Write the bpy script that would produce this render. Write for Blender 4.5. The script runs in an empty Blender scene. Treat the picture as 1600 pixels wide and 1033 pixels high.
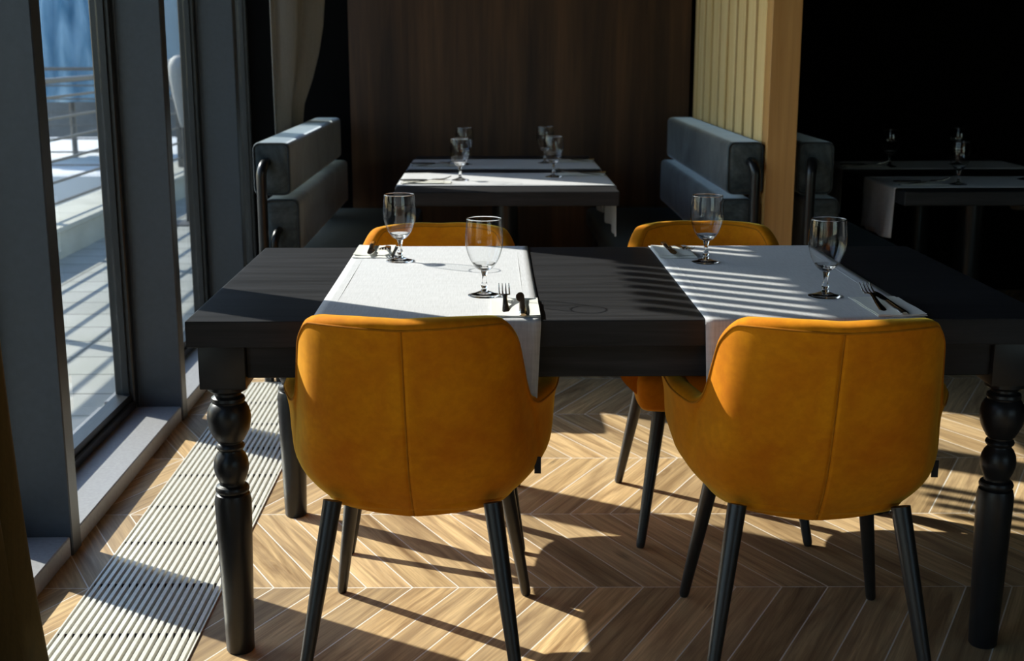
import bpy, bmesh, math, random
from mathutils import Vector, Matrix
random.seed(7)
PI = math.pi
D = bpy.data
S = bpy.context.scene
COL = S.collection

# ------------------------------------------------------------------ camera, sky, sun, exposure
cam = D.cameras.new('camera'); cam.sensor_width = 36; cam.lens = 2000/1600*36
cam.clip_start = 0.05; cam.clip_end = 500
cam.dof.use_dof = True; cam.dof.focus_distance = 2.75; cam.dof.aperture_fstop = 6.3
camo = D.objects.new('camera', cam); COL.objects.link(camo)
camo.location = (0, 0, 1.315)
camo.rotation_euler = (PI/2 - math.atan(448/2000), 0, -math.atan(34/math.hypot(2000, 448)))
S.camera = camo

SUN_AZ = math.radians(32.8)      # light travels towards +x, -y
SUN_EL = math.radians(33.5)
w = D.worlds.new('sky'); S.world = w; w.use_nodes = True
nt = w.node_tree; bg = nt.nodes['Background']
sky = nt.nodes.new('ShaderNodeTexSky'); sky.sky_type = 'NISHITA'; sky.sun_disc = False
sky.sun_elevation = SUN_EL; sky.sun_rotation = math.atan2(-math.cos(SUN_AZ), math.sin(SUN_AZ))
sky.air_density = 1.2; sky.dust_density = .5; sky.ozone_density = 2.0
nt.links.new(sky.outputs[0], bg.inputs[0]); bg.inputs[1].default_value = 0.42

sl = D.lights.new('sun', 'SUN'); sl.energy = 9.6; sl.angle = math.radians(0.53); sl.color = (1.0, 0.945, 0.85)
so = D.objects.new('sun', sl); COL.objects.link(so)
sd = Vector((math.cos(SUN_AZ)*math.cos(SUN_EL), -math.sin(SUN_AZ)*math.cos(SUN_EL), -math.sin(SUN_EL)))
so.rotation_euler = sd.to_track_quat('-Z', 'Y').to_euler(); so.location = (-6, 8, 6)

vs = S.view_settings
vs.view_transform = 'Standard'; vs.look = 'None'; vs.gamma = 1; vs.use_curve_mapping = False
vs.exposure = 0.0

# ------------------------------------------------------------------ materials
class NT:
    def __init__(s, name):
        s.m = D.materials.new(name); s.m.use_nodes = True; s.t = s.m.node_tree
        s.b = s.t.nodes['Principled BSDF']; s.out = s.t.nodes['Material Output']
    def n(s, typ, **kw):
        nd = s.t.nodes.new('ShaderNode'+typ)
        for k, v in kw.items(): setattr(nd, k, v)
        return nd
    def l(s, a, b): s.t.links.new(a, b)
    def val(s, x, sock):
        if isinstance(x, (int, float)): sock.default_value = x
        elif isinstance(x, (tuple, list)): sock.default_value = x
        else: s.l(x, sock)
    def math(s, op, a, b=0.0, c=None):
        nd = s.n('Math', operation=op); s.val(a, nd.inputs[0]); s.val(b, nd.inputs[1])
        if c is not None: s.val(c, nd.inputs[2])
        return nd.outputs[0]
    def mix(s, f, a, b, blend='MIX'):
        nd = s.n('Mix', data_type='RGBA', blend_type=blend); s.val(f, nd.inputs[0])
        for x, i in ((a, 6), (b, 7)):
            if isinstance(x, tuple): x = tuple(x)+((1,) if len(x) == 3 else ())
            s.val(x, nd.inputs[i])
        return nd.outputs[2]
    def pos(s): return s.n('TexCoord').outputs['Object']
    def wpos(s): return s.n('NewGeometry').outputs['Position']
    def vec(s, x, y, z):
        nd = s.n('CombineXYZ')
        for v, i in ((x, 0), (y, 1), (z, 2)): s.val(v, nd.inputs[i])
        return nd.outputs[0]
    def sep(s, v):
        nd = s.n('SeparateXYZ'); s.l(v, nd.inputs[0]); return nd.outputs
    def scale(s, v, k):
        nd = s.n('Mapping'); s.l(v, nd.inputs[0]); nd.inputs['Scale'].default_value = k; return nd.outputs[0]
    def noise(s, v, sc, det=3, rough=0.5, dist=0.0):
        nd = s.n('TexNoise'); s.l(v, nd.inputs['Vector']); nd.inputs['Scale'].default_value = sc
        nd.inputs['Detail'].default_value = det; nd.inputs['Roughness'].default_value = rough
        nd.inputs['Distortion'].default_value = dist; return nd.outputs[0]
    def rng(s, v, a, b, c=0.0, d=1.0):
        nd = s.n('MapRange'); s.l(v, nd.inputs[0])
        for x, i in ((a, 1), (b, 2), (c, 3), (d, 4)): nd.inputs[i].default_value = x
        return nd.outputs[0]
    def bump(s, h, st, dist=0.002):
        nd = s.n('Bump'); nd.inputs['Strength'].default_value = st; nd.inputs['Distance'].default_value = dist
        s.l(h, nd.inputs['Height']); s.l(nd.outputs[0], s.b.inputs['Normal'])
    def set(s, **kw):
        for k, v in kw.items():
            k = {'base': 'Base Color', 'rough': 'Roughness', 'metal': 'Metallic', 'spec': 'Specular IOR Level', 'sheen': 'Sheen Weight',
                 'sheen_rough': 'Sheen Roughness', 'sheen_tint': 'Sheen Tint', 'coat': 'Coat Weight'}.get(k, k)
            if isinstance(v, tuple) and len(v) == 3: v = v+(1,)
            s.val(v, s.b.inputs[k])
        return s

def plain(name, c, rough=0.5, metal=0.0, var=0.15, sc=18, spec=0.5, bump=0.0):
    t = NT(name); v = t.noise(t.pos(), sc, 4)
    lo = tuple(x*(1-var) for x in c); hi = tuple(min(1, x*(1+var)) for x in c)
    t.set(base=t.mix(t.rng(v, .3, .7), lo, hi), rough=rough, metal=metal, spec=spec)
    if bump: t.bump(t.noise(t.pos(), sc*12, 2), bump)
    return t.m

def wood(name, dark, mid, light, axis='z', grain=14, stretch=0.06, rough=0.45, bump=0.15, spec=.5):
    t = NT(name); p = t.pos()
    k = {'z': (1, 1, stretch), 'y': (1, stretch, 1), 'x': (stretch, 1, 1)}[axis]
    q = t.scale(p, k)
    a = t.noise(q, grain, 6, 0.6, 0.6); b = t.noise(q, grain*5, 4, 0.6)
    c1 = t.mix(t.rng(a, .32, .68), dark, light)
    c2 = t.mix(t.rng(b, .35, .65, 0.0, 0.55), c1, mid)
    t.set(base=c2, rough=rough, spec=spec); t.bump(b, bump, 0.001)
    return t.m

def velvet(name, c, c2, sheen=0.6, tint=(1, .8, .4), rough=0.85):
    t = NT(name); p = t.pos()
    a = t.noise(p, 7 if sheen > .95 else 3.2, 5, .65, .4 if sheen > .95 else 1.6); b = t.noise(p, 55, 3, .6)
    m = t.mix(t.rng(a, .33, .67), c, c2)
    m = t.mix(t.rng(b, .35, .7, 0, .35), m, tuple(x*.75 for x in c))
    t.set(base=m, rough=rough, spec=.15, sheen=sheen, sheen_rough=.35)
    t.b.inputs['Sheen Tint'].default_value = tint+(1,)
    t.bump(t.noise(p, 700, 2), .12, .0006)
    return t.m

def fabric(name, c, scale=420, var=.20, bump=.3, stripe='x'):
    t = NT(name); p = t.pos()
    a = t.noise(t.scale(p, (scale, scale*.05, scale*.05) if stripe == 'x' else (scale*.05, scale, scale*.05)), 1.0, 2)
    b = t.noise(t.scale(p, (scale*.05, scale, scale*.3) if stripe == 'x' else (scale, scale*.05, scale*.3)), 1.0, 2)
    s = t.math('ADD', t.math('MULTIPLY', a, .6), t.math('MULTIPLY', b, .4))
    t.set(base=t.mix(t.rng(s, .35, .65), tuple(x*(1-var) for x in c), c), rough=.9, spec=.15, sheen=.15)
    t.bump(s, bump, .0006)
    return t.m

def thin_glass(name, ior=1.5, edge=(.35, .37, .38), face=(.985, .99, .99), power=3.0):
    """a thin pane or wall: what is not mirrored passes straight through, more is held back where it is seen edge-on"""
    t = NT(name); t.t.nodes.remove(t.b)
    ge = t.n('NewGeometry'); dp = t.n('VectorMath', operation='DOT_PRODUCT')
    t.l(ge.outputs['Normal'], dp.inputs[0]); t.l(ge.outputs['Incoming'], dp.inputs[1])
    inv = t.math('SUBTRACT', 1.0, t.math('MINIMUM', t.math('ABSOLUTE', dp.outputs['Value']), 1.0))
    f0 = ((ior-1)/(ior+1))**2
    fr = t.math('MULTIPLY_ADD', t.math('POWER', inv, 5.0), 1-f0, f0)
    tr = t.n('BsdfTransparent'); t.l(t.mix(t.math('POWER', inv, power), face, edge), tr.inputs[0])
    gl = t.n('BsdfGlossy'); gl.inputs['Roughness'].default_value = .01
    mx = t.n('MixShader'); t.l(fr, mx.inputs[0]); t.l(tr.outputs[0], mx.inputs[1]); t.l(gl.outputs[0], mx.inputs[2])
    t.l(mx.outputs[0], t.out.inputs[0]); return t.m

def chevron():
    t = NT('chevron_wood_tile'); x, y, z = t.sep(t.wpos())
    L, K, W = 0.507, 0.527, 0.1145
    yy = t.math('MULTIPLY_ADD', x, .011, y)
    r = t.math('DIVIDE', t.math('SUBTRACT', yy, 2.957), L)
    row = t.math('FLOOR', r); fr = t.math('SUBTRACT', r, row)
    par = t.math('MODULO', t.math('ADD', row, 100), 2)                    # 0: the row that starts at 2.957
    up = t.math('MULTIPLY', fr, L*K)                                     # 0 .. L*K
    dn = t.math('MULTIPLY', t.math('SUBTRACT', 1.0, fr), L*K)
    off = t.math('ADD', t.math('MULTIPLY', up, t.math('SUBTRACT', 1.0, par)), t.math('MULTIPLY', dn, par))
    u = t.math('DIVIDE', t.math('SUBTRACT', t.math('ADD', x, off), .032), W)
    idx = t.math('FLOOR', u); fu = t.math('SUBTRACT', u, idx)
    wn = t.n('TexWhiteNoise', noise_dimensions='2D'); t.l(t.vec(idx, row, 0.0), wn.inputs['Vector'])
    rnd = wn.outputs['Value']; rc = t.sep(wn.outputs['Color'])
    sgn = t.math('MULTIPLY_ADD', par, 2.0, -1.0)
    al = t.math('ADD', yy, t.math('MULTIPLY', t.math('MULTIPLY', x, sgn), .5))
    gv = t.vec(t.math('MULTIPLY', u, 1.0), t.math('MULTIPLY', al, .55), t.math('MULTIPLY', rnd, 37.0))
    g1 = t.noise(gv, 2.6, 6, .62, 1.3)
    gv2 = t.vec(t.math('MULTIPLY', u, 9.0), t.math('MULTIPLY', al, 2.2), t.math('MULTIPLY', rnd, 11.0))
    g2 = t.noise(gv2, 2.2, 4, .6, .3)
    c = t.mix(t.rng(g1, .30, .70), (.27, .155, .065), (.86, .60, .30))
    c = t.mix(t.rng(g2, .42, .68, 0, .40), c, (.22, .135, .065))
    tone = t.rng(rnd, 0, 1, .55, 1.15)
    c = t.mix(1.0, c, t.vec(tone, tone, tone), 'MULTIPLY')
    c = t.mix(t.math('MULTIPLY', rc[1], .25), c, (.33, .27, .19))
    # dark knots
    vv = t.n('TexVoronoi'); t.l(t.vec(t.math('MULTIPLY', u, .9), t.math('MULTIPLY', al, 3.2), rnd), vv.inputs['Vector']); vv.inputs['Scale'].default_value = 1.0
    kn = t.rng(vv.outputs['Distance'], .02, .16, 1, 0)
    kn = t.math('MULTIPLY', kn, t.rng(g2, .42, .6))
    kn = t.math('MULTIPLY', kn, t.math('GREATER_THAN', rc[0], .45))
    c = t.mix(t.math('MULTIPLY', kn, .8), c, (.07, .045, .025))
    # joints
    e1 = t.math('MULTIPLY', t.math('MINIMUM', fu, t.math('SUBTRACT', 1.0, fu)), W*.885)
    e2 = t.math('MULTIPLY', t.math('MINIMUM', fr, t.math('SUBTRACT', 1.0, fr)), L)
    e = t.math('MINIMUM', e1, e2)
    gr = t.rng(e, .0012, .0021, 1, 0)
    c = t.mix(gr, c, (.74, .69, .61))
    t.set(base=c, rough=t.rng(g2, .3, .7, .36, .52), spec=.4)
    h = t.math('SUBTRACT', t.math('MULTIPLY', g2, .35), gr)
    t.bump(h, .25, .001)
    return t.m

def pavers():
    t = NT('terrace_paver'); p = t.wpos(); b = t.n('TexBrick'); t.l(p, b.inputs['Vector'])
    b.offset = 0.0; b.inputs['Scale'].default_value = 1.0
    b.inputs['Color1'].default_value = (.50, .50, .46, 1); b.inputs['Color2'].default_value = (.42, .42, .39, 1); b.inputs['Mortar'].default_value = (.2, .2, .18, 1)
    b.inputs['Mortar Size'].default_value = .008; b.inputs['Brick Width'].default_value = .6; b.inputs['Row Height'].default_value = .3
    n = t.noise(p, 3, 5, .6); c = t.mix(t.rng(n, .35, .7, 0, .4), b.outputs['Color'], (.30, .31, .25))
    t.set(base=c, rough=.85, spec=.2); return t.m

def pleat_blue():
    t = NT('blue_pleated_canvas'); p = t.pos(); n = t.noise(t.scale(p, (1, 1, .25)), 5, 3)
    t.set(base=t.mix(t.rng(n, .3, .7), (.10, .24, .36), (.40, .58, .70)), rough=.6); return t.m

M = dict(
    floor=chevron(), paver=pavers(), blue=pleat_blue(),
    fin=plain('window_frame_grey', (.045, .052, .060), .42, .2, .08, 60, bump=.03),
    frame=plain('window_casement_black', (.012, .014, .016), .35, .1, .1, 30),
    sill=plain('window_sill_grey', (.29, .29, .295), .5, .1, .1, 90, bump=.03),
    pane=thin_glass('window_glass', 1.5, (.45, .5, .5), (.95, .97, .97), 6.0),
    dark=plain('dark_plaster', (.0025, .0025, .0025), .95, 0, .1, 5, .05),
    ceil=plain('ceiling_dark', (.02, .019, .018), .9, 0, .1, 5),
    walnut=wood('dark_walnut_panel', (.022, .009, .0035), (.045, .020, .008), (.15, .070, .028), 'z', 7, .05, .5, .1),
    oak=wood('light_oak_slat', (.78, .51, .18), (.87, .61, .26), (.95, .73, .37), 'z', 22, .04, .5, .1),
    oakpost=wood('oak_post', (.42, .20, .05), (.56, .29, .08), (.70, .40, .14), 'z', 16, .05, .5, .1),
    table=wood('black_stained_wood', (.012, .012, .013), (.018, .018, .019), (.036, .036, .039), 'x', 30, .06, .45, .25, .15),
    blackleg=plain('black_satin_lacquer', (.012, .012, .013), .36, 0, .2, 30, .35),
    chairleg=plain('black_beech', (.012, .0115, .011), .38, 0, .2, 40),
    mustard=velvet('mustard_velvet', (.56, .150, .002), (.74, .265, .003), 1.0, (1, .70, .10)),
    piping=velvet('mustard_piping', (.36, .115, .003), (.50, .18, .006), .3, (1, .7, .2)),
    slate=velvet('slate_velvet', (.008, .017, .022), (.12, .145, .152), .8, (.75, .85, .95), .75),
    slateseat=velvet('shaded_slate_seat', (.008, .011, .013), (.016, .021, .024), .15, (.75, .85, .95), .9),  # seat velvet darkened, the shade in the booths put into its colour
    slatepipe=velvet('slate_piping', (.02, .026, .03), (.035, .045, .05), .5, (.75, .85, .95), .8),
    tube=plain('black_steel_tube', (.012, .013, .014), .3, .3, .1, 40),
    linen=fabric('white_table_linen', (.575, .575, .585)),
    linenx=fabric('white_table_linen_across', (.575, .575, .585), stripe='y'),
    hem=fabric('white_linen_hem', (.55, .55, .56)),
    napkin=fabric('ivory_napkin', (.70, .69, .62), 300, .05, .1),
    steel=plain('polished_steel', (.55, .53, .50), .16, 1.0, .05, 40),
    bowl=thin_glass('goblet_wall', 1.5, (.22, .23, .23), (.985, .99, .99), 4.0), 
    alu=plain('anodised_grille', (.80, .78, .70), .42, .3, .08, 60),
    black=plain('grille_trough_black', (.008, .008, .008), .8, 0, .1, 10),
    greycurtain=fabric('grey_curtain_cloth', (.30, .285, .26), 260, .12, .2),
    olive=fabric('olive_curtain_cloth', (.095, .062, .016), 260, .2, .3),
    concrete=plain('terrace_concrete', (.52, .51, .44), .85, 0, .12, 4),
    rail=plain('railing_grey_paint', (.16, .155, .15), .45, .3, .1, 40),
    white=plain('white_render', (.78, .79, .80), .8, 0, .05, 2),
    greywall=plain('grey_cladding', (.17, .17, .17), .7, 0, .2, 3),
    skytone=plain('pale_sky_blue', (.42, .52, .60), .7, 0, .04, .3),
    ground=plain('street_ground', (.28, .28, .27), .9, 0, .15, .6),
    tan=plain('tan_wood_block', (.42, .24, .07), .5, 0, .2, 30),
    tag=plain('black_cloth_tag', (.012, .014, .02), .8, 0, .1, 50),
    pale=plain('pale_grey_shell', (.52, .51, .49), .6, 0, .06, 6),
)
_g = NT('goblet_glass'); _g.set(base=(1, 1, 1), rough=.0); _g.b.inputs['Transmission Weight'].default_value = 1; _g.b.inputs['IOR'].default_value = 1.5
M['glass'] = _g.m

# ------------------------------------------------------------------ mesh helpers
def mesh_obj(name, bm, mat, parent=None, smooth=True, angle=40, loc=None):
    bmesh.ops.recalc_face_normals(bm, faces=bm.faces[:])
    me = D.meshes.new(name); bm.to_mesh(me); bm.free()
    me.materials.append(M[mat] if isinstance(mat, str) else mat)
    if smooth:
        me.shade_smooth()
        try: me.set_sharp_from_angle(angle=math.radians(angle))
        except Exception: pass
    o = D.objects.new(name, me); COL.objects.link(o)
    if parent is not None: o.parent = parent
    if loc: o.location = loc
    return o
def bm_new(): return bmesh.new()
def box(bm, x0, x1, y0, y1, z0, z1, bev=0.0, seg=2):
    r = bmesh.ops.create_cube(bm, size=1); vs_ = r['verts']
    bmesh.ops.scale(bm, vec=(x1-x0, y1-y0, z1-z0), verts=vs_)
    bmesh.ops.translate(bm, vec=((x0+x1)/2, (y0+y1)/2, (z0+z1)/2), verts=vs_)
    if bev:
        es = list({e for v in vs_ for e in v.link_edges})
        bmesh.ops.bevel(bm, geom=es, offset=bev, segments=seg, profile=.6, affect='EDGES', clamp_overlap=True)
def lathe(bm, prof, n=32, cx=0, cy=0):
    rings = []
    for r, z in prof:
        if r < 1e-6: rings.append([bm.verts.new((cx, cy, z))])
        else: rings.append([bm.verts.new((cx+r*math.cos(2*PI*i/n), cy+r*math.sin(2*PI*i/n), z)) for i in range(n)])
    for a, b in zip(rings, rings[1:]):
        for i in range(n):
            j = (i+1) % n
            if len(a) == 1 and len(b) == 1: continue
            if len(a) == 1: bm.faces.new((a[0], b[i], b[j]))
            elif len(b) == 1: bm.faces.new((a[i], a[j], b[0]))
            else: bm.faces.new((a[i], a[j], b[j], b[i]))
def tube(bm, pts, rad, n=12, caps=True):
    pts = [Vector(p) for p in pts]; rads = rad if isinstance(rad, (list, tuple)) else [rad]*len(pts)
    rings = []; prev = None
    for i, p in enumerate(pts):
        tdir = (pts[min(i+1, len(pts)-1)] - pts[max(i-1, 0)]).normalized()
        if prev is None:
            a = Vector((0, 0, 1)) if abs(tdir.z) < .9 else Vector((1, 0, 0)); u = tdir.cross(a).normalized()
        else: u = (prev - tdir*prev.dot(tdir)).normalized()
        prev = u; v = tdir.cross(u)
        rings.append([bm.verts.new(p + (u*math.cos(2*PI*k/n)+v*math.sin(2*PI*k/n))*rads[i]) for k in range(n)])
    for a, b in zip(rings, rings[1:]):
        for k in range(n): bm.faces.new((a[k], a[(k+1) % n], b[(k+1) % n], b[k]))
    if caps: bm.faces.new(rings[0][::-1]); bm.faces.new(rings[-1])
def catmull(P, m):
    """points P resampled through a Catmull-Rom spline, m steps per span"""
    P = [Vector(p) for p in P]; out = []
    for i in range(len(P)-1):
        p0 = P[i-1] if i else P[0]*2-P[1]; p1, p2 = P[i], P[i+1]; p3 = P[i+2] if i+2 < len(P) else P[-1]*2-P[-2]
        for k in range(m):
            s = k/m
            out.append(.5*((2*p1)+(p2-p0)*s+(2*p0-5*p1+4*p2-p3)*s*s+(3*p1-p0-3*p2+p3)*s**3))
    out.append(P[-1]); return out
def grid_faces(bm, G):
    for a, b in zip(G, G[1:]):
        for i in range(len(a)-1): bm.faces.new((a[i], a[i+1], b[i+1], b[i]))

def empty(name, loc=(0, 0, 0), rz=0):
    o = D.objects.new(name, None); COL.objects.link(o); o.location = loc; o.rotation_euler = (0, 0, rz); o.empty_display_size = .1; return o
def tag(o, label, cat, group=None):
    o['label'] = label; o['category'] = cat
    if group: o['group'] = group
    return o
def struct(o): o['kind'] = 'structure'; return o
def copy_tree(o, parent=None):
    c = o.copy(); COL.objects.link(c)
    if parent is not None: c.parent = parent
    for ch in list(o.children): copy_tree(ch, c)
    return c

# ------------------------------------------------------------------ room shell
FX = -1.10                                 # room-side face of the window fins
YB = 6.85                                  # back wall
GX0, GX1, GY0, GY1 = -0.995, -0.665, 0.6, 4.93
b = bm_new()
def quad(bm, x0, x1, y0, y1, z): bm.faces.new([bm.verts.new(p) for p in ((x0, y0, z), (x1, y0, z), (x1, y1, z), (x0, y1, z))])
quad(b, -1.34, GX0, -4, YB, 0); quad(b, GX1, 8, -4, YB, 0); quad(b, GX0, GX1, -4, GY0, 0); quad(b, GX0, GX1, GY1, YB, 0)
struct(mesh_obj('floor', b, 'floor', smooth=False))
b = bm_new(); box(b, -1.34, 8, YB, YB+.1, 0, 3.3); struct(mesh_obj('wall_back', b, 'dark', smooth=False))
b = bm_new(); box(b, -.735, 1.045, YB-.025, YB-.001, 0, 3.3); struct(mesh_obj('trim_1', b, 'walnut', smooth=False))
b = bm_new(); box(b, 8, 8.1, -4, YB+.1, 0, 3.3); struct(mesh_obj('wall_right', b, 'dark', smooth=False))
WX0, WX1, WZ0, WZ1 = 2.4, 6.2, 1.0, 2.3  # window opening added behind the camera for fill light
b = bm_new(); box(b, -1.34, WX0, -4.1, -4, 0, 3.3); box(b, WX1, 8, -4.1, -4, 0, 3.3); box(b, WX0, WX1, -4.1, -4, 0, WZ0); box(b, WX0, WX1, -4.1, -4, WZ1, 3.3)
struct(mesh_obj('wall_front', b, 'dark', smooth=False))
b = bm_new()
for x in (WX0, 4.27, WX1-.06): box(b, x, x+.06, -4.08, -4.02, WZ0, WZ1)
box(b, WX0, WX1, -4.08, -4.02, WZ0, WZ0+.06); box(b, WX0, WX1, -4.08, -4.02, WZ1-.06, WZ1)
wf = struct(mesh_obj('window_20', b, 'frame', smooth=False))
b = bm_new(); box(b, WX0+.02, WX1-.02, -4.053, -4.047, WZ0+.02, WZ1-.02); mesh_obj('pane', b, 'pane', wf, smooth=False)
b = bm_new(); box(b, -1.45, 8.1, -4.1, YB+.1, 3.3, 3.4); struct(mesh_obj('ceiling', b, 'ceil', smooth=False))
# window wall: fins, sills, casements
HEAD = 2.48
FINY = [3.175+1.236*k for k in range(-5, 3)]; FW = .068
b = bm_new(); box(b, -1.40, FX, -4, YB, HEAD, 3.3); struct(mesh_obj('wall_left', b, 'fin', smooth=False))
for i, y in enumerate(FINY):
    b = bm_new(); box(b, -1.255, FX, y, y+FW, 0, HEAD, .003, 1); box(b, -1.325, -1.255, y+.006, y+FW-.006, 0, HEAD)
    struct(mesh_obj('trim_%d' % (i+10), b, 'fin', smooth=False))
ends = FINY + [YB]
for i in range(len(FINY)):
    y0, y1 = ends[i]+FW, ends[i+1]
    if y1-y0 < .1: continue
    b = bm_new(); box(b, -1.40, FX-.006, y0, y1, 0, .054, .003, 1); struct(mesh_obj('trim_%d' % (i+30), b, 'sill', smooth=False))
    b = bm_new()
    for (a0, a1) in ((y0, y0+.036), (y1-.036, y1)):
        box(b, -1.325, -1.258, a0, a1, .054, HEAD, .004, 1)
    for (a0, a1) in ((y0+.036, y0+.047), (y1-.047, y1-.036)): box(b, -1.318, -1.275, a0, a1, .1, HEAD)
    box(b, -1.325, -1.258, y0+.036, y1-.036, .054, .088, .004, 1); box(b, -1.320, -1.270, y0+.036, y1-.036, .088, .112)
    wf = struct(mesh_obj('window_%d' % (i+1), b, 'frame', smooth=False))
    b = bm_new(); box(b, -1.300, -1.294, y0+.05, y1-.05, .10, HEAD); mesh_obj('pane', b, 'pane', wf, smooth=False)
# unseen slatted screen, added outside the middle bays to cast striped shade
b = bm_new(); y = 3.90
while y < 5.55:
    box(b, -1.60, -1.56, y, y+.036, 2.27, 2.60); y += .086
box(b, -1.61, -1.40, 3.88, 5.6, 2.58, 2.64)
struct(mesh_obj('trim_50', b, 'rail', smooth=False))

# ------------------------------------------------------------------ floor convector grille
root = tag(empty('floor_grille', (GX0, GY0, 0)), 'long slatted metal heating grille sunk in the floor along the windows', 'grille')
b = bm_new(); Wg, Lg = GX1-GX0, GY1-GY0
nsl = 18; st = (Wg-.012)/nsl
for i in range(nsl):
    x = .006+st*(i+.5); box(b, x-.0046, x+.0046, .004, Lg-.004, -.011, .003)
o = mesh_obj('slat_panel', b, 'alu', root, smooth=False)
yy = .0
while yy < Lg:
    ya = (2.716-GY0) % .277 + yy
    if ya < Lg-.02:
        b = bm_new(); tube(b, [(.004, ya, -.006), (Wg-.004, ya, -.006)], .0065, 8); mesh_obj('spacer_rod', b, 'black', root)
    yy += .277
b = bm_new()
box(b, 0, .004, 0, Lg, -.09, .004); box(b, Wg-.004, Wg, 0, Lg, -.09, .004); box(b, .004, Wg-.004, 0, .004, -.09, .004); box(b, .004, Wg-.004, Lg-.004, Lg, -.09, .004)
mesh_obj('frame', b, 'alu', root, smooth=False)
b = bm_new(); box(b, .004, Wg-.004, .004, Lg-.004, -.09, -.08); mesh_obj('trough', b, 'black', root, smooth=False)

# ------------------------------------------------------------------ main table
TZ = .7615; TX0, TX1, TY0, TY1 = -.627, 1.167, 2.566, 3.536
tc = Vector(((TX0+TX1)/2, (TY0+TY1)/2, 0))
table = tag(empty('dining_table', tc), 'long black dining table with turned legs in the foreground', 'table')
hx, hy = (TX1-TX0)/2, (TY1-TY0)/2
b = bm_new(); box(b, -hx, hx, -hy, hy, TZ-.056, TZ, .003, 2); mesh_obj('tabletop', b, 'table', table, smooth=False)
prof = [(0, 0), (.028, 0), (.0305, .004), (.0385, .30), (.0395, .352), (.036, .367), (.0315, .370), (.0355, .374), (.0365, .379), (.034, .385), (.027, .389), (.0265, .394), (.0285, .398),
        (.033, .408), (.0365, .420), (.0375, .431), (.036, .444), (.031, .456), (.0255, .463), (.025, .466), (.029, .470), (.0305, .474), (.029, .479), (.0255, .482), (.026, .486), (.0305, .489),
        (.0315, .492), (.036, .499), (.0425, .513), (.0458, .528), (.0465, .541), (.044, .556), (.0385, .567), (.034, .5715), (.034, .574), (.036, .577), (.035, .583), (.028, .588), (.0275, .593),
        (.036, .597), (.0415, .601), (.0415, .610), (.03, .612), (0, .612)]
lx, ly = hx-.067, hy-.068
for sx in (-1, 1):
    for sy in (-1, 1):
        cx, cy = sx*lx, sy*ly
        b = bm_new(); lathe(b, prof, 40, cx, cy); box(b, cx-.0485, cx+.0485, cy-.0485, cy+.0485, .611, TZ-.056, .003, 2)
        mesh_obj('leg', b, 'blackleg', table, angle=35)
for sy in (-1, 1):
    b = bm_new(); c = sy*(ly+.022); box(b, -lx+.0485, lx-.0485, c-.011, c+.011, .632, TZ-.056, .002, 1); mesh_obj('apron', b, 'table', table, smooth=False)
for sx in (-1, 1):
    b = bm_new(); c = sx*(lx+.022); box(b, c-.011, c+.011, -ly+.0485, ly-.0485, .632, TZ-.056, .002, 1); mesh_obj('apron', b, 'table', table, smooth=False)

# ------------------------------------------------------------------ runners
def runner(label, cx, cy, length, width, hang0, hang1, z, axis, mat, group, seed=0, skew=0.0):
    """a strip of linen across a table top, hanging down at both ends; length is the table's"""
    rnd = random.Random(seed); L = length/2; r = .008; e = .0012
    path = []
    for k in range(9): path.append((-L-r*.4-e, z-hang0*(1-k/8)-r, (1-k/8), -1))
    for k in range(1, 5): a = PI/2*k/4; path.append((-L-r*.4-e+r*(1-math.cos(a)), z-r+r*math.sin(a)+e, 0, -1))
    n = 40
    for k in range(1, n): path.append((-L+r*.6+(2*L-1.2*r)*k/n, z+e, 0, 0))
    for k in range(0, 5): a = PI/2*(1-k/4); path.append((L+r*.4+e-r*(1-math.cos(a)), z-r+r*math.sin(a)+e, 0, 1))
    for k in range(1, 9): path.append((L+r*.4+e, z-hang1*k/8-r, k/8, 1))
    b = bm_new(); G = []; m = 26
    ph = rnd.random()*6
    for (s, zz, h, sg) in path:
        rowv = []
        for j in range(m+1):
            t = -1+2*j/m; q = t*width/2*(1-.03*h)
            wv = h*(.010+.010*math.sin(t*5+ph)+.006*math.sin(t*11+ph*2))+h*abs(t)**4*.012*(-1 if abs(t) > .8 else 1)
            ss = s+(sg*max(wv, .001) if sg else 0)
            zz2 = zz+h*.006*math.sin(t*4+ph) + (0 if sg else .0004*math.sin(s*9+t*3+ph)+.0004)
            p = (q+skew*s, ss, zz2) if axis == 'y' else (ss, q+skew*s, zz2)
            rowv.append(b.verts.new(p))
        G.append(rowv)
    grid_faces(b, G)
    o = mesh_obj('table_runner', b, mat, angle=60, loc=(cx, cy, 0))
    md = o.modifiers.new('cloth_thickness', 'SOLIDIFY'); md.thickness = .0018; md.offset = 1
    # stitched hems, a little inside both long edges
    for sg in (-1, 1):
        q = sg*(width/2-.032)
        pts = [((q, s, z+.0034) if axis == 'y' else (s, q, z+.0034)) for s in [-L+.01+(2*L-.02)*k/12 for k in range(13)]]
        b = bm_new(); tube(b, pts, .0006, 6); mesh_obj('hem', b, 'hem', o)
    return tag(o, label, 'table runner', group)
GR = 'white runners on the long table'
runner('white linen runner across the long table nearest the windows, mostly in sun', -.133, tc.y, TY1-TY0, .470, .150, .148, TZ, 'y', 'linen', GR, 3)
runner('white linen runner with slatted shadow stripes on the darker half of the long table', .668, tc.y, TY1-TY0, .456, .155, .148, TZ, 'y', 'linen', GR, 8)

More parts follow.
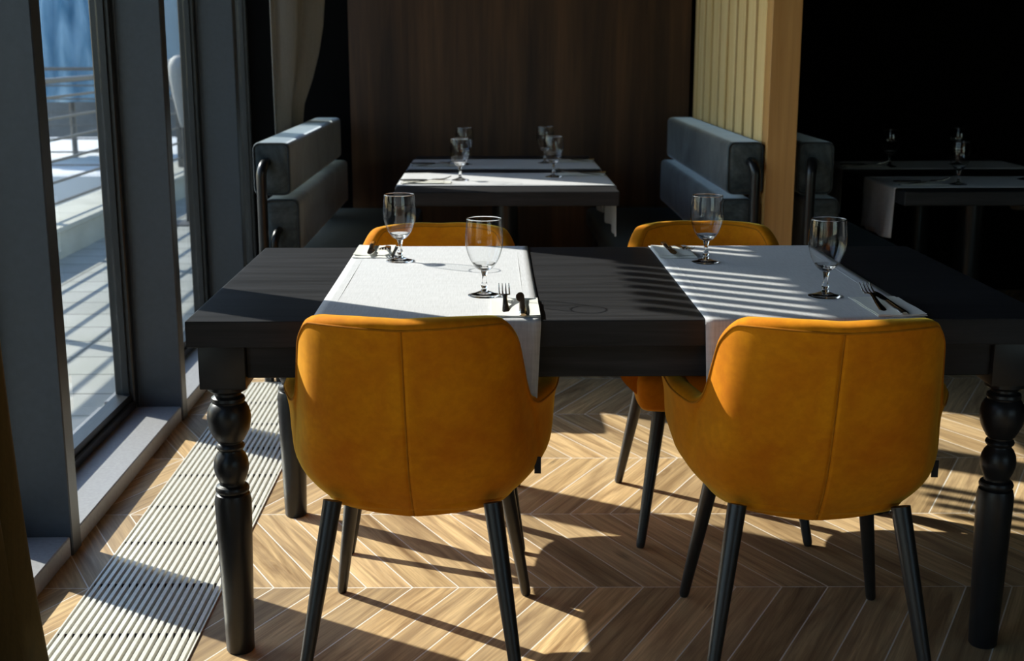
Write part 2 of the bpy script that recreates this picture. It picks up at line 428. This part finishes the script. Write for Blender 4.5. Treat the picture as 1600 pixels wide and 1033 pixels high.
# ------------------------------------------------------------------ goblets
def make_goblet():
    g = empty('water_goblet')
    # bowl wall, from the thick bottom up to the rim
    outer = catmull([(.0085, 0, .057), (.019, 0, .063), (.031, 0, .080), (.0395, 0, .103), (.0425, 0, .124), (.0412, 0, .148), (.0385, 0, .172)], 5)
    b = bm_new(); lathe(b, [(p.x, p.z) for p in outer], 40); bo = mesh_obj('bowl', b, 'bowl', g, angle=80)
    b = bm_new(); R = .0385; n = 40
    for_r = [(R-.0009, .1715), (R-.0009, .1728), (R, .1736), (R+.0007, .1728), (R+.0007, .1715), (R-.0009, .1715)]
    lathe(b, for_r, 40); mesh_obj('rim', b, 'glass', g, angle=80)
    pf = [(0, .0035), (.02, .0012), (.036, .0), (.0372, .0008), (.0365, .0022), (.022, .0052), (.010, .010), (.0062, .016), (.0078, .021), (.0082, .024), (.0062, .029), (.0052, .036), (.0056, .046), (.0075, .053), (.0085, .0568)]
    b = bm_new(); lathe(b, pf[:1]+pf[1:6]+[(0.0105, .0098), (0, .0100)], 40); mesh_obj('foot', b, 'glass', g, angle=60)
    pts = catmull([(r, 0, z) for r, z in [(.0100, .0102)]+pf[7:]+[(.0165, .0625), (.0255, .0735)]], 3)
    pr = [(0, .0102)]+[(p.x-.0002, p.z) for p in pts]+[(.020, .0712), (.010, .0672), (0, .0662)]
    b = bm_new(); lathe(b, pr, 32); mesh_obj('stem', b, 'glass', g, angle=60)
    return g
gob = make_goblet(); gob_used = [False]
def goblet(x, y, z, label, group, rz=0, s=1.0):
    o = gob if not gob_used[0] else copy_tree(gob); gob_used[0] = True
    o.location = (x, y, z); o.rotation_euler = (0, 0, rz); o.scale = (s, s, s)
    return tag(o, label, 'glass', group)
RZ = TZ+.0036
GG = 'water goblets on the long table'
goblet(-.015, 2.816, RZ, 'stemmed water goblet in front, beside a fork and knife on the sunlit runner', GG)
goblet(-.235, 3.283, RZ, 'stemmed water goblet at the back of the sunlit runner, casting a long shadow', GG)
goblet(.745, 2.795, RZ, 'stemmed water goblet at the front of the stripe-shadowed runner', GG)
goblet(.553, 3.250, RZ, 'stemmed water goblet at the back of the stripe-shadowed runner', GG)

# ------------------------------------------------------------------ cutlery and napkins
def make_fork():
    f = empty('fork')
    st_ = [(-.105, .0085, .003), (-.103, .010, .003), (-.06, .0085, .0035), (-.01, .006, .006), (.02, .0045, .010), (.034, .006, .0125), (.044, .0125, .0115), (.052, .0135, .0095)]
    b = bm_new(); G = []
    for y, wd, z in st_:
        G.append([b.verts.new((-wd/1, y, z)), b.verts.new((-wd*.6, y, z+.0012)), b.verts.new((wd*.6, y, z+.0012)), b.verts.new((wd, y, z)), b.verts.new((wd*.6, y, z-.0012)), b.verts.new((-wd*.6, y, z-.0012))])
    for a, c in zip(G, G[1:]):
        for k in range(6): b.faces.new((a[k], a[(k+1) % 6], c[(k+1) % 6], c[k]))
    b.faces.new(G[0][::-1]); b.faces.new(G[-1])
    for i in range(4):
        x = (i-1.5)*.0074
        tube(b, [(x*.95, .050, .0096), (x, .066, .0090), (x, .085, .0125), (x*.98, .104, .0195)], [.0020, .0019, .0017, .0008], 8)
    mesh_obj('fork_body', b, 'steel', f, angle=50); return f
def make_knife():
    k = empty('table_knife')
    b = bm_new(); G = []
    for y, wd, th in [(-.112, .006, .003), (-.109, .0085, .0042), (-.06, .0075, .0045), (-.005, .0065, .0040), (.002, .0062, .0035)]:
        G.append([b.verts.new((wd*math.cos(2*PI*i/10), y, .0052+th*math.sin(2*PI*i/10))) for i in range(10)])
    for a, c in zip(G, G[1:]):
        for i in range(10): b.faces.new((a[i], a[(i+1) % 10], c[(i+1) % 10], c[i]))
    b.faces.new(G[0][::-1]); b.faces.new(G[-1]); mesh_obj('handle', b, 'steel', k, angle=50)
    b = bm_new(); out = [(.006, 0), (.0062, .03), (.006, .07), (.004, .088), (0, .098), (-.006, .093), (-.0115, .07), (-.0125, .045), (-.0105, .018), (-.006, .004)]
    top = [b.verts.new((x, y, .0062)) for x, y in out]; bot = [b.verts.new((x, y, .0046)) for x, y in out]
    b.faces.new(top); b.faces.new(bot[::-1])
    for i in range(len(out)): j = (i+1) % len(out); b.faces.new((top[i], bot[i], bot[j], top[j]))
    mesh_obj('blade', b, 'steel', k, angle=30); return k
forkp, knifep = make_fork(), make_knife(); used = set()
def put(proto, x, y, z, rz, label, cat, group, tilt=0.0):
    o = proto if proto.name not in used else copy_tree(proto); used.add(proto.name)
    o.location = (x, y, z); o.rotation_euler = (tilt, 0, rz); return tag(o, label, cat, group)
def napkin(cx, cy, z, wd, ln, rz, label, group, flap=True):
    b = bm_new(); rnd = random.Random(int(cx*1000+cy*77))
    def sheet(x0, x1, y0, y1, zz, lift):
        G = []
        for j in range(11):
            G.append([b.verts.new((x0+(x1-x0)*i/8, y0+(y1-y0)*j/10, zz+lift*max(0, (abs(i/4-1)-.55))*1.6*(1 if i > 4 else .4)+.0005*math.sin(i*1.3+j))) for i in range(9)])
        T = [[b.verts.new(v.co+Vector((0, 0, .0012))) for v in row] for row in G]
        grid_faces(b, G); grid_faces(b, T)
        nr, nc = len(G), len(G[0])
        ring = [(0, i) for i in range(nc)]+[(j, nc-1) for j in range(1, nr)]+[(nr-1, i) for i in range(nc-2, -1, -1)]+[(j, 0) for j in range(nr-2, 0, -1)]
        for a, c in zip(ring, ring[1:]+ring[:1]): b.faces.new((G[a[0]][a[1]], G[c[0]][c[1]], T[c[0]][c[1]], T[a[0]][a[1]]))
    sheet(-wd/2, wd/2, -ln/2, ln/2, .0006, .001)
    sheet(-wd/2+.002, wd/2-.001, -ln/2+.002, ln/2-.03, .0024, .003)
    o = mesh_obj('napkin', b, 'napkin', angle=40, loc=(cx, cy, z)); o.rotation_euler = (0, 0, rz)
    return tag(o, label, 'napkin', group)
NG, FG, KG = 'folded napkins on the long table', 'forks on the long table', 'knives on the long table'
NZ = RZ+.0004; CZ = NZ+.0045
napkin(.050, 2.672, NZ, .104, .195, 0.0, 'folded ivory napkin under cutlery at the front of the sunlit runner', NG)
put(forkp, .030, 2.680, CZ, .02, 'steel fork lying in sun on the front napkin of the bright runner', 'fork', FG, .09)
put(knifep, .066, 2.683, CZ, .0, 'steel knife lying in sun on the front napkin of the bright runner', 'knife', KG, .03)
napkin(.846, 2.672, NZ, .104, .205, .03, 'folded ivory napkin in shade at the front of the stripe-shadowed runner', NG)
put(forkp, .826, 2.680, CZ, -.02, 'steel fork in shade on the napkin beside the front goblet of the striped runner', 'fork', FG, .09)
put(knifep, .853, 2.684, CZ, .01, 'steel knife in shade on the napkin beside the front goblet of the striped runner', 'knife', KG, .03)
napkin(-.314, 3.427, NZ, .104, .20, PI, 'folded ivory napkin at the back edge of the sunlit runner', NG)
put(forkp, -.284, 3.425, CZ, PI, 'steel fork on the back napkin of the bright runner, tines to the front', 'fork', FG, .05)
put(knifep, -.324, 3.428, CZ, PI+.03, 'steel knife on the back napkin of the bright runner, left of its fork', 'knife', KG, .0)
napkin(.492, 3.410, NZ, .100, .20, PI, 'folded ivory napkin at the back edge of the stripe-shadowed runner', NG)
put(forkp, .521, 3.422, CZ, PI+.03, 'steel fork on the back napkin of the striped runner', 'fork', FG, .05)
put(knifep, .480, 3.412, CZ, PI, 'steel knife on the back napkin of the striped runner, left of its fork', 'knife', KG, .0)

# ------------------------------------------------------------------ mustard chairs
KEYS = [  # u, then bottom / low / mid / rim points (x, y, z) of the outer shell, right half, chair faces +y
    (0.00, (0, -.150, .362), (0, -.208, .450), (0, -.250, .565), (0, -.305, .783)),
    (0.12, (.040, -.148, .364), (.054, -.202, .450), (.055, -.245, .565), (.057, -.301, .785)),
    (0.25, (.082, -.142, .366), (.112, -.189, .450), (.118, -.237, .565), (.120, -.282, .786)),
    (0.42, (.144, -.123, .370), (.192, -.162, .449), (.198, -.198, .566), (.186, -.238, .783)),
    (0.50, (.178, -.097, .373), (.227, -.124, .449), (.225, -.156, .567), (.216, -.196, .744)),
    (0.55, (.192, -.075, .376), (.242, -.095, .449), (.235, -.130, .567), (.227, -.166, .686)),
    (0.58, (.199, -.061, .377), (.249, -.078, .449), (.240, -.115, .564), (.234, -.147, .640)),
    (0.61, (.204, -.047, .378), (.255, -.062, .450), (.248, -.090, .558), (.242, -.128, .608)),
    (0.64, (.208, -.032, .379), (.261, -.045, .450), (.256, -.075, .553), (.252, -.106, .591)),
    (0.68, (.211, -.010, .380), (.267, -.022, .451), (.265, -.052, .549), (.264, -.077, .584)),
    (0.80, (.214, .065, .382), (.278, .055, .453), (.288, .030, .549), (.294, .020, .590)),
    (1.00, (.212, .200, .386), (.280, .195, .455), (.294, .190, .545), (.303, .180, .590)),
]
def chair_shell():
    us = sorted({round(k*.025, 4) for k in range(41)} | {.006, .012, .018, .44, .46, .4875, .5125, .5375, .56, .57, .58, .59, .605, .61, .615, .62, .63, .64, .66})
    spl = []
    for lv in range(1, 5):
        xs = [k[0] for k in KEYS]; pts = [Vector(k[lv]) for k in KEYS]
        spl.append((xs, pts))
    def ev(lv, u):
        xs, P = spl[lv]; i = max(j for j in range(len(xs)-1) if xs[j] <= u+1e-9)
        def tang(j):
            if j == 0: return Vector((P[1].x-P[0].x, 0, 0))/(xs[1]-xs[0])
            if j == len(xs)-1: return (P[j]-P[j-1])/(xs[j]-xs[j-1])
            a = (P[j]-P[j-1])/(xs[j]-xs[j-1]); c = (P[j+1]-P[j])/(xs[j+1]-xs[j])
            return Vector([0 if p*q <= 0 else 2*p*q/(p+q) for p, q in zip(a, c)])
        h = xs[i+1]-xs[i]; s = (u-xs[i])/h; m0, m1 = tang(i)*h, tang(i+1)*h
        return P[i]*(2*s**3-3*s**2+1)+m0*(s**3-2*s**2+s)+P[i+1]*(-2*s**3+3*s**2)+m1*(s**3-s**2)
    cols = []
    for u in us:
        B, Lo, Mi, Ri = [ev(l, u) for l in range(4)]
        C0 = Vector((B.x*.35, B.y*.35+.03, .352)); C1 = Vector((B.x*.8, B.y*.86, B.z-.009))
        cols.append(catmull([C0, C1, B+Vector((0, 0, .004)), Lo, Mi, Ri], 7))
    nv = len(cols[0])
    full = [[Vector((-p.x, p.y, p.z)) for p in c] for c in cols[:0:-1]]+cols
    uu = [-u for u in us[:0:-1]]+us
    nu = len(full)
    N = []
    for i in range(nu):
        r = []
        for j in range(nv):
            du = full[min(i+1, nu-1)][j]-full[max(i-1, 0)][j]; dv = full[i][min(j+1, nv-1)]-full[i][max(j-1, 0)]
            n = du.cross(dv)
            r.append(n.normalized() if n.length > 1e-9 else Vector((0, 0, -1)))
        N.append(r)
    # near the rim the wall's thickness runs along a direction that swings evenly round from the back to the arms
    AU = [(0, 0), (.12, 12), (.25, 28), (.42, 50), (.5, 61), (.6, 71), (.7, 79), (.85, 86), (1.0, 88)]
    for i in range(nu):
        u = abs(uu[i]); k = max(q for q in range(len(AU)-1) if AU[q][0] <= u+1e-9)
        a = math.radians(AU[k][1]+(AU[k+1][1]-AU[k][1])*(u-AU[k][0])/(AU[k+1][0]-AU[k][0]))
        h = Vector((math.sin(a)*(1 if uu[i] >= 0 else -1), -math.cos(a), 0))
        for j in range(nv):
            wgt = min(1, max(0, (j/nv-.35)/.25)); wgt = wgt*wgt*(3-2*wgt)
            dv = (full[i][min(j+1, nv-1)]-full[i][max(j-1, 0)]).normalized()
            hn = (h-dv*h.dot(dv)*(.85-.6*math.exp(-((u-.54)/.07)**2))).normalized()
            N[i][j] = (N[i][j]*(1-wgt)+hn*wgt).normalized()
    th = [.028+.014*min(1, j/(nv*.5)) for j in range(nv)]
    ups = []
    for i in range(nu):
        x = full[i]; nn = N[i][-1]; du = full[min(i+1, nu-1)][-1]-full[max(i-1, 0)][-1]; up = nn.cross(du).normalized()
        ups.append(-up if up.dot(x[-1]-x[-2]) < 0 else up)
    for it in range(6):
        ups = [(ups[max(i-1, 0)]+ups[i]*2+ups[min(i+1, nu-1)]).normalized() for i in range(nu)]
    b = bm_new(); out, inn, rims = [], [], []
    for i in range(nu):
        x = full[i]
        crease = [(.0035*math.exp(-(p.x/.004)**2) if j > 9 else 0) for j, p in enumerate(x)]
        out.append([b.verts.new(p-N[i][j]*crease[j]) for j, p in enumerate(x)])
        inn.append([b.verts.new(p-N[i][j]*th[j]) for j, p in enumerate(x)])
        nn = N[i][-1]; up = ups[i]; cen = x[-1]-nn*th[-1]/2; R = th[-1]/2
        rr = []
        for k in range(1, 8):
            a = PI*k/8; c_, s_ = math.cos(a), math.sin(a)
            q = (abs(c_)**3.2+abs(s_)**3.2)**(-1/3.2)
            rr.append(b.verts.new(cen+nn*(R*c_*q)+up*(.016*s_*q)))
        rims.append(rr)
    loops = [out[i]+rims[i]+inn[i][::-1] for i in range(nu)]
    grid_faces(b, loops)
    for i in (0, nu-1):
        f = loops[i]; h = len(f)//2
        for k in range(h):
            vv = []
            for v in (f[k], f[k+1], f[-2-k], f[-1-k]):
                if v not in vv: vv.append(v)
            if len(vv) > 2: b.faces.new(vv)
    rim = [(full[i][-1], N[i][-1], th[-1], ups[i], uu[i]) for i in range(nu)]
    return b, rim, full, N
def make_chair():
    c = empty('armchair')
    b, rim, full, N = chair_shell()
    sh = mesh_obj('shell', b, 'mustard', c, angle=70)
    b = bm_new()
    tube(b, [p+n*.0003+u*.0035 for p, n, t, u, s in rim], .0022, 8)
    mesh_obj('outer_piping', b, 'piping', sh)
    b = bm_new(); tube(b, [p-n*(t-.001)+u*.0035 for p, n, t, u, s in rim], .0022, 8); mesh_obj('inner_piping', b, 'piping', sh)
    mid = len(full)//2
    b = bm_new(); tube(b, [full[mid][j]-N[mid][j]*.0028 for j in range(10, len(full[mid]))], .0019, 8); mesh_obj('centre_seam', b, 'piping', sh)
    # seat cushion
    b = bm_new(); ring = []
    pl = [(-.165, -.13), (-.10, -.155), (0, -.162), (.10, -.155), (.165, -.13), (.205, -.06), (.228, .06), (.236, .2), (.222, .245), (.15, .258), (0, .262), (-.15, .258), (-.222, .245), (-.236, .2), (-.228, .06), (-.205, -.06)]
    pl = [(p.x, p.y) for p in catmull([(x, y, 0) for x, y in pl+pl[:1]], 3)[:-1]]
    G = []
    for sc, z in ((0.0, .368), (.8, .368), (.95, .372), (.99, .385), (1.0, .41), (1.0, .44), (.985, .458), (.93, .470), (.6, .478), (0.0, .480)):
        G.append([b.verts.new((x*sc, y*sc+.04*(1-sc)*0, z)) for x, y in pl] if sc else [b.verts.new((0, .04, z))])
    for a, d in zip(G, G[1:]):
        n = len(pl)
        for i in range(n):
            j = (i+1) % n
            if len(a) == 1: b.faces.new((a[0], d[j], d[i]))
            elif len(d) == 1: b.faces.new((a[i], a[j], d[0]))
            else: b.faces.new((a[i], a[j], d[j], d[i]))
    mesh_obj('seat', b, 'mustard', c, angle=60)
    for sx in (-1, 1):
        for sy in (-1, 1):
            b = bm_new(); tp = Vector((sx*.166, sy*.165+.01, .392)); ft = Vector((sx*.2265, sy*.2625, 0)); dr = tp-ft
            tube(b, [ft, ft+dr*.012, ft+dr*.03, ft+dr*.6, tp], [.0085, .0112, .0122, .0172, .0200], 20)
            mesh_obj('leg', b, 'chairleg', c, angle=50)
    b = bm_new(); box(b, .250, .264, -.066, -.064, .425, .462)
    mesh_obj('fabric_tag', b, 'tag', c, smooth=False)
    return c
chair = make_chair()
CG = 'mustard velvet armchairs around the long table'
chs = [(-.156, 2.662, -.050, 'mustard velvet armchair in front nearest the windows, its back to the viewer'),
       (.678, 2.625, -.055, 'mustard velvet armchair in front on the darker side, its back to the viewer'),
       (-.149, 3.440, PI, 'mustard velvet armchair behind the long table nearest the windows'),
       (.618, 3.472, PI+.015, 'mustard velvet armchair behind the long table, before the wooden post')]
for i, (x, y, a, lab) in enumerate(chs):
    o = chair if i == 0 else copy_tree(chair)
    o.location = (x, y, 0); o.rotation_euler = (0, 0, a); tag(o, lab, 'chair', CG)

# ------------------------------------------------------------------ booth benches
def soft_box(name, x0, x1, y0, y1, z0, z1, r, mat, parent):
    b = bm_new(); box(b, x0, x1, y0, y1, z0, z1, r, 5); return mesh_obj(name, b, mat, parent, angle=60)
def make_bench(sgn, x_wall, label, ylen=1.76):
    """backrest of two stacked bolsters against the wall side; sgn +1 opens towards +x"""
    o = empty('booth_bench', (x_wall, 5.0, 0)); tag(o, label, 'bench', 'velvet booth benches')
    X = lambda a, c: (min(sgn*a, sgn*c), max(sgn*a, sgn*c))
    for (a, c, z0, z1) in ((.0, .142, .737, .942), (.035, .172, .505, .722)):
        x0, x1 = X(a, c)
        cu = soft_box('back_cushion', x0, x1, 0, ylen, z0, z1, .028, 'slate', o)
        b = bm_new(); rr = .028; k = .0045
        pts = []
        for (cx_, cz_, a0) in ((x1-rr, z1-rr, 0), (x0+rr, z1-rr, 90), (x0+rr, z0+rr, 180), (x1-rr, z0+rr, 270)):
            for q in range(5):
                an = math.radians(a0+90*q/4); pts.append((cx_+(rr-k)*math.cos(an), .010, cz_+(rr-k)*math.sin(an)))
        pts = pts+[pts[0]]
        tube(b, [(p[0], p[1]-.006, p[2]) for p in pts], .004, 8, caps=False); mesh_obj('piping', b, 'slatepipe', cu)
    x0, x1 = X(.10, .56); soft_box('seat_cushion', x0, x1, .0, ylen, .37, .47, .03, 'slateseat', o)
    x0, x1 = X(.04, .52); b = bm_new(); box(b, x0, x1, .03, ylen, 0.0, .37, .004, 1); mesh_obj('base', b, 'tube', o, smooth=False)
    for (tx, tz) in ((.052, .865), (.092, .60)):
        b = bm_new(); R = .045; pts = [(sgn*tx, .03, tz), (sgn*tx, -.005, tz)]
        for q in range(1, 8): an = PI/2*q/7; pts.append((sgn*(tx-.012*q/7), -.005-R*math.sin(an), tz-R+R*math.cos(an)))
        pts += [(sgn*(tx-.012), -.05, tz-R-.05), (sgn*(tx-.014), -.05, .0)]
        tube(b, pts, .0195 if tz > .7 else .015, 16); mesh_obj('frame_tube', b, 'tube', o, angle=60)
    return o
make_bench(1, -.922, 'grey velvet booth bench beside the windows, left of the back table')
make_bench(-1, 1.066, 'blue-grey velvet booth bench against the wooden slats, right of the back table')
make_bench(1, 1.200, 'dark velvet booth bench behind the wooden post, beside the tables in the dark')

# ------------------------------------------------------------------ oak slat partition
pt = tag(empty('slat_partition', (1.127, 5.02, 0)), 'light oak slatted partition with a broad post between the booths', 'partition')
b = bm_new(); box(b, -.057, .057, -.045, .055, 0, 3.3, .002, 1); mesh_obj('post', b, 'oakpost', pt, smooth=False)
b = bm_new(); y = .075
while y < 1.78:
    box(b, -.056, -.020, y, y+.150, 0, 3.3, .002, 1); y += .21
mesh_obj('slat_panel', b, 'oak', pt, smooth=False)
b = bm_new(); box(b, -.020, .057, .055, 1.80, 0, 3.3); mesh_obj('core_board', b, 'walnut', pt, smooth=False)

# ------------------------------------------------------------------ booth tables
def booth_table(cx, y0, y1, wd, label, leg='tube'):
    o = tag(empty('booth_table', (cx, (y0+y1)/2, 0)), label, 'table', 'booth tables')
    h = (y1-y0)/2
    b = bm_new(); box(b, -wd/2, wd/2, -h, h, .694, .75, .003, 1); mesh_obj('tabletop', b, 'table', o, smooth=False)
    for s in (-1, 1):
        b = bm_new(); lathe(b, [(0, 0), (.19, 0), (.19, .008), (.06, .016), (.055, .02), (.055, .694), (0, .694)], 32, 0, s*h*.42); mesh_obj('pedestal', b, 'tube', o, angle=40)
    return o
booth_table(.062, 5.0, 6.64, .886, 'black booth table between the two velvet benches at the back')
booth_table(2.065, 4.98, 6.62, .886, 'black booth table in the dark on the far right')
BG = 'white runners on the booth tables'
BZ = .75
runner('white runner on the near half of the back booth table, part in sun', .062, 5.462, .886, .52, .2, .2, BZ, 'x', 'linenx', BG, 21)
runner('white runner on the far half of the back booth table', .062, 6.165, .886, .50, .2, .2, BZ, 'x', 'linenx', BG, 22)
runner('dim white runner with a hanging end, nearer one on the dark right table', 2.07, 5.325, .886, .44, .2, .2, BZ, 'x', 'linenx', BG, 23)
runner('dim white runner farther back on the dark right table', 2.07, 6.09, .886, .40, .2, .2, BZ, 'x', 'linenx', BG, 24)
BR = BZ+.0036
BGG = 'water goblets on the booth tables'
goblet(-.129, 5.415, BR, 'stemmed goblet on the left of the near runner on the back booth table', BGG)
goblet(.272, 5.545, BR, 'stemmed goblet on the right of the near runner on the back booth table', BGG)
goblet(-.124, 6.13, BR, 'stemmed goblet on the left of the far runner on the back booth table', BGG)
goblet(.262, 6.20, BR, 'stemmed goblet on the right of the far runner on the back booth table', BGG)
goblet(1.911, 5.21, BR, 'stemmed goblet on the nearer runner of the dark right table, behind the cutlery', BGG)
goblet(2.27, 5.40, BR, 'stemmed goblet at the right picture edge on the dark right table', BGG)
goblet(1.865, 5.985, BR, 'stemmed goblet alone on the farther runner of the dark right table', BGG)
goblet(2.225, 6.10, BR, 'stemmed goblet on the farther dark runner, seen just above the nearer goblet', BGG)
BN, BF, BK = 'napkins on the booth tables', 'forks on the booth tables', 'knives on the booth tables'
bz, cz = BR+.0004, BR+.0049
for (x, y, rz, wh) in ((-.265, 5.30, -PI/2, 'at the near left of the back booth table'), (.395, 5.62, PI/2, 'at the near right of the back booth table'),
                       (-.265, 6.06, -PI/2, 'at the far left of the back booth table'), (.395, 6.27, PI/2, 'at the far right of the back booth table'),
                       (1.765, 5.215, -PI/2, 'on the nearer runner of the dark right table'), (1.755, 5.995, -PI/2, 'on the farther runner of the dark right table')):
    napkin(x, y, bz, .104, .20, rz, 'folded ivory napkin '+wh, BN)
    dy = .022
    put(forkp, x, y-dy, cz, rz, 'steel fork '+wh, 'fork', BF, 0.0).rotation_euler = (.09 if abs(rz) < .1 else .06, 0, rz)
    put(knifep, x, y+dy, cz, rz, 'steel knife '+wh, 'knife', BK, 0.0)

# ------------------------------------------------------------------ curtains
def curtain(name, label, pts_top, pts_bot, z0, z1, mat, amp=.02, waves=5, nz=26, bulge=None):
    b = bm_new(); G = []; n = 80
    for k in range(nz+1):
        s = k/nz; row = []
        for i in range(n+1):
            t = i/n
            a = Vector(pts_top[0]).lerp(Vector(pts_top[1]), t); c = Vector(pts_bot[0]).lerp(Vector(pts_bot[1]), t)
            f = bulge(s) if bulge else s
            p = a.lerp(c, f); d = (Vector(pts_top[1])-Vector(pts_top[0])).normalized(); nrm = Vector((-d.y, d.x))
            p2 = p+nrm*amp*math.sin(t*waves*2*PI+.6*math.sin(s*3))+d*amp*.35*math.sin(t*waves*4*PI)
            row.append(b.verts.new((p2.x, p2.y, z1+(z0-z1)*s)))
        G.append(row)
    grid_faces(b, G)
    o = mesh_obj(name, b, mat, angle=70)
    md = o.modifiers.new('cloth_thickness', 'SOLIDIFY'); md.thickness = .003
    return tag(o, label, 'curtain')
curtain('curtain', 'grey curtain hanging in the far window corner above the bench', ((-1.02, 6.20), (-.80, 6.50)), ((-1.02, 6.20), (-.955, 6.50)), .02, 3.28, 'greycurtain', .03, 2,
        bulge=lambda s: max(0, min(1, (s-.52)*5.5))**2)
curtain('curtain', 'olive brown curtain edge beside the nearest window at the picture corner', ((-1.075, 1.95), (-1.065, 2.68)), ((-1.00, 1.95), (-.965, 2.56)), .01, 3.28, 'olive', .02, 6,
        bulge=lambda s: s**7)

# ------------------------------------------------------------------ outside
b = bm_new(); box(b, -3.02, -1.41, -6, 26, -.12, -.005); struct(mesh_obj('terrace_floor', b, 'paver', smooth=False))
b = bm_new(); box(b, -3.05, -2.70, -6, 26, -.005, .165); box(b, -3.07, -2.675, -6, 26, .165, .197, .004, 1); struct(mesh_obj('parapet_wall', b, 'concrete', smooth=False))
b = bm_new(); box(b, -120, 120, -120, 160, -3.3, -3.2); struct(mesh_obj('ground', b, 'ground', smooth=False))
def railing(loc, length, rz, label, posts, n=6, h=1.10):
    o = tag(empty('terrace_railing', loc, rz), label, 'railing', 'terrace railings')
    z0 = 0.0
    b = bm_new(); box(b, 0, length, -.03, .03, h-.035, h, .006, 1); mesh_obj('handrail', b, 'rail', o, smooth=False)
    for k in range(n):
        z = .09+.137*k; b = bm_new(); box(b, 0, length, -.008, .008, z-.008, z+.008); mesh_obj('rail_bar', b, 'rail', o, smooth=False)
    for p in posts:
        b = bm_new(); box(b, p-.025, p+.025, -.03, .03, 0, h-.035, .003, 1); mesh_obj('post', b, 'rail', o, smooth=False)
railing((-2.87, -1, .197), 24, PI/2, 'grey metal railing with thin bars along the terrace edge outside', [1+1.9*k+.6 for k in range(-0, 12)], 6, .90)
railing((-9.0, 13.6, -.02), 5.2, 0, 'farther grey railing seen through the bars of the terrace railing', [.1, 1.7, 3.4, 5.1], 7, 1.10)
b = bm_new(); box(b, -16, -5.5, 46, 58, -3.2, 14); box(b, -16.1, -5.4, 45.8, 58, 14, 14.4); tag(mesh_obj('sky_backdrop', b, 'skytone', smooth=False), 'pale blue-grey block added in the distance as sky behind the canopy', 'building')  # added block that stands in for pale sky through the windows
b = bm_new(); box(b, -9.5, -3.6, 13.3, 19, -3.2, -.02); o = tag(mesh_obj('roof_terrace', b, 'white', smooth=False), 'white rendered lower roof terrace beyond the railing', 'building')
b = bm_new(); box(b, -40, -6.5, 30, 42, -3.2, .75); box(b, -40, -6.4, 29.9, 42, .65, .82); tag(mesh_obj('low_building', b, 'greywall', smooth=False), 'low grey building far beyond the terrace railing', 'building')
# blue pleated canopy
b = bm_new(); rings = []; n = 144
for z, r in ((3.1, .03), (2.6, .32), (2.0, .62), (1.4, .86), (.75, 1.08), (.70, 1.06)):
    rings.append([b.verts.new(((r*(1+.07*math.cos(24*2*PI*i/n)))*math.cos(2*PI*i/n), (r*(1+.07*math.cos(24*2*PI*i/n)))*math.sin(2*PI*i/n), z)) for i in range(n)])
for a, c in zip(rings, rings[1:]):
    for i in range(n): b.faces.new((a[i], a[(i+1) % n], c[(i+1) % n], c[i]))
b.faces.new(rings[0])
can = tag(empty('canopy_tent', (-5.0, 15.6, -.02)), 'blue pleated cone-shaped canopy outside behind the railing', 'canopy')
o = mesh_obj('canvas', b, 'blue', can, angle=70); md = o.modifiers.new('t', 'SOLIDIFY'); md.thickness = .01
b = bm_new(); tube(b, [(0, 0, 0), (0, 0, 2.97)], .035, 12); mesh_obj('mast', b, 'rail', can)
# pale lamp
lp = tag(empty('terrace_lamp', (-2.27, 9.6, -.005)), 'pale grey rounded lamp head tapering to a stem, outside the second window gap', 'lamp')
b = bm_new(); lathe(b, [(0, 1.24), (.035, 1.235), (.068, 1.21), (.085, 1.16), (.085, 1.10), (.070, .98), (.045, .84), (.020, .72), (0, .715)], 28); mesh_obj('lamp_head', b, 'pale', lp)
b = bm_new(); tube(b, [(0, 0, .012), (0, 0, .73)], .014, 12); mesh_obj('stem', b, 'rail', lp)
b = bm_new(); lathe(b, [(0, 0), (.14, 0), (.14, .01), (.02, .02), (0, .02)], 28); mesh_obj('base', b, 'rail', lp)
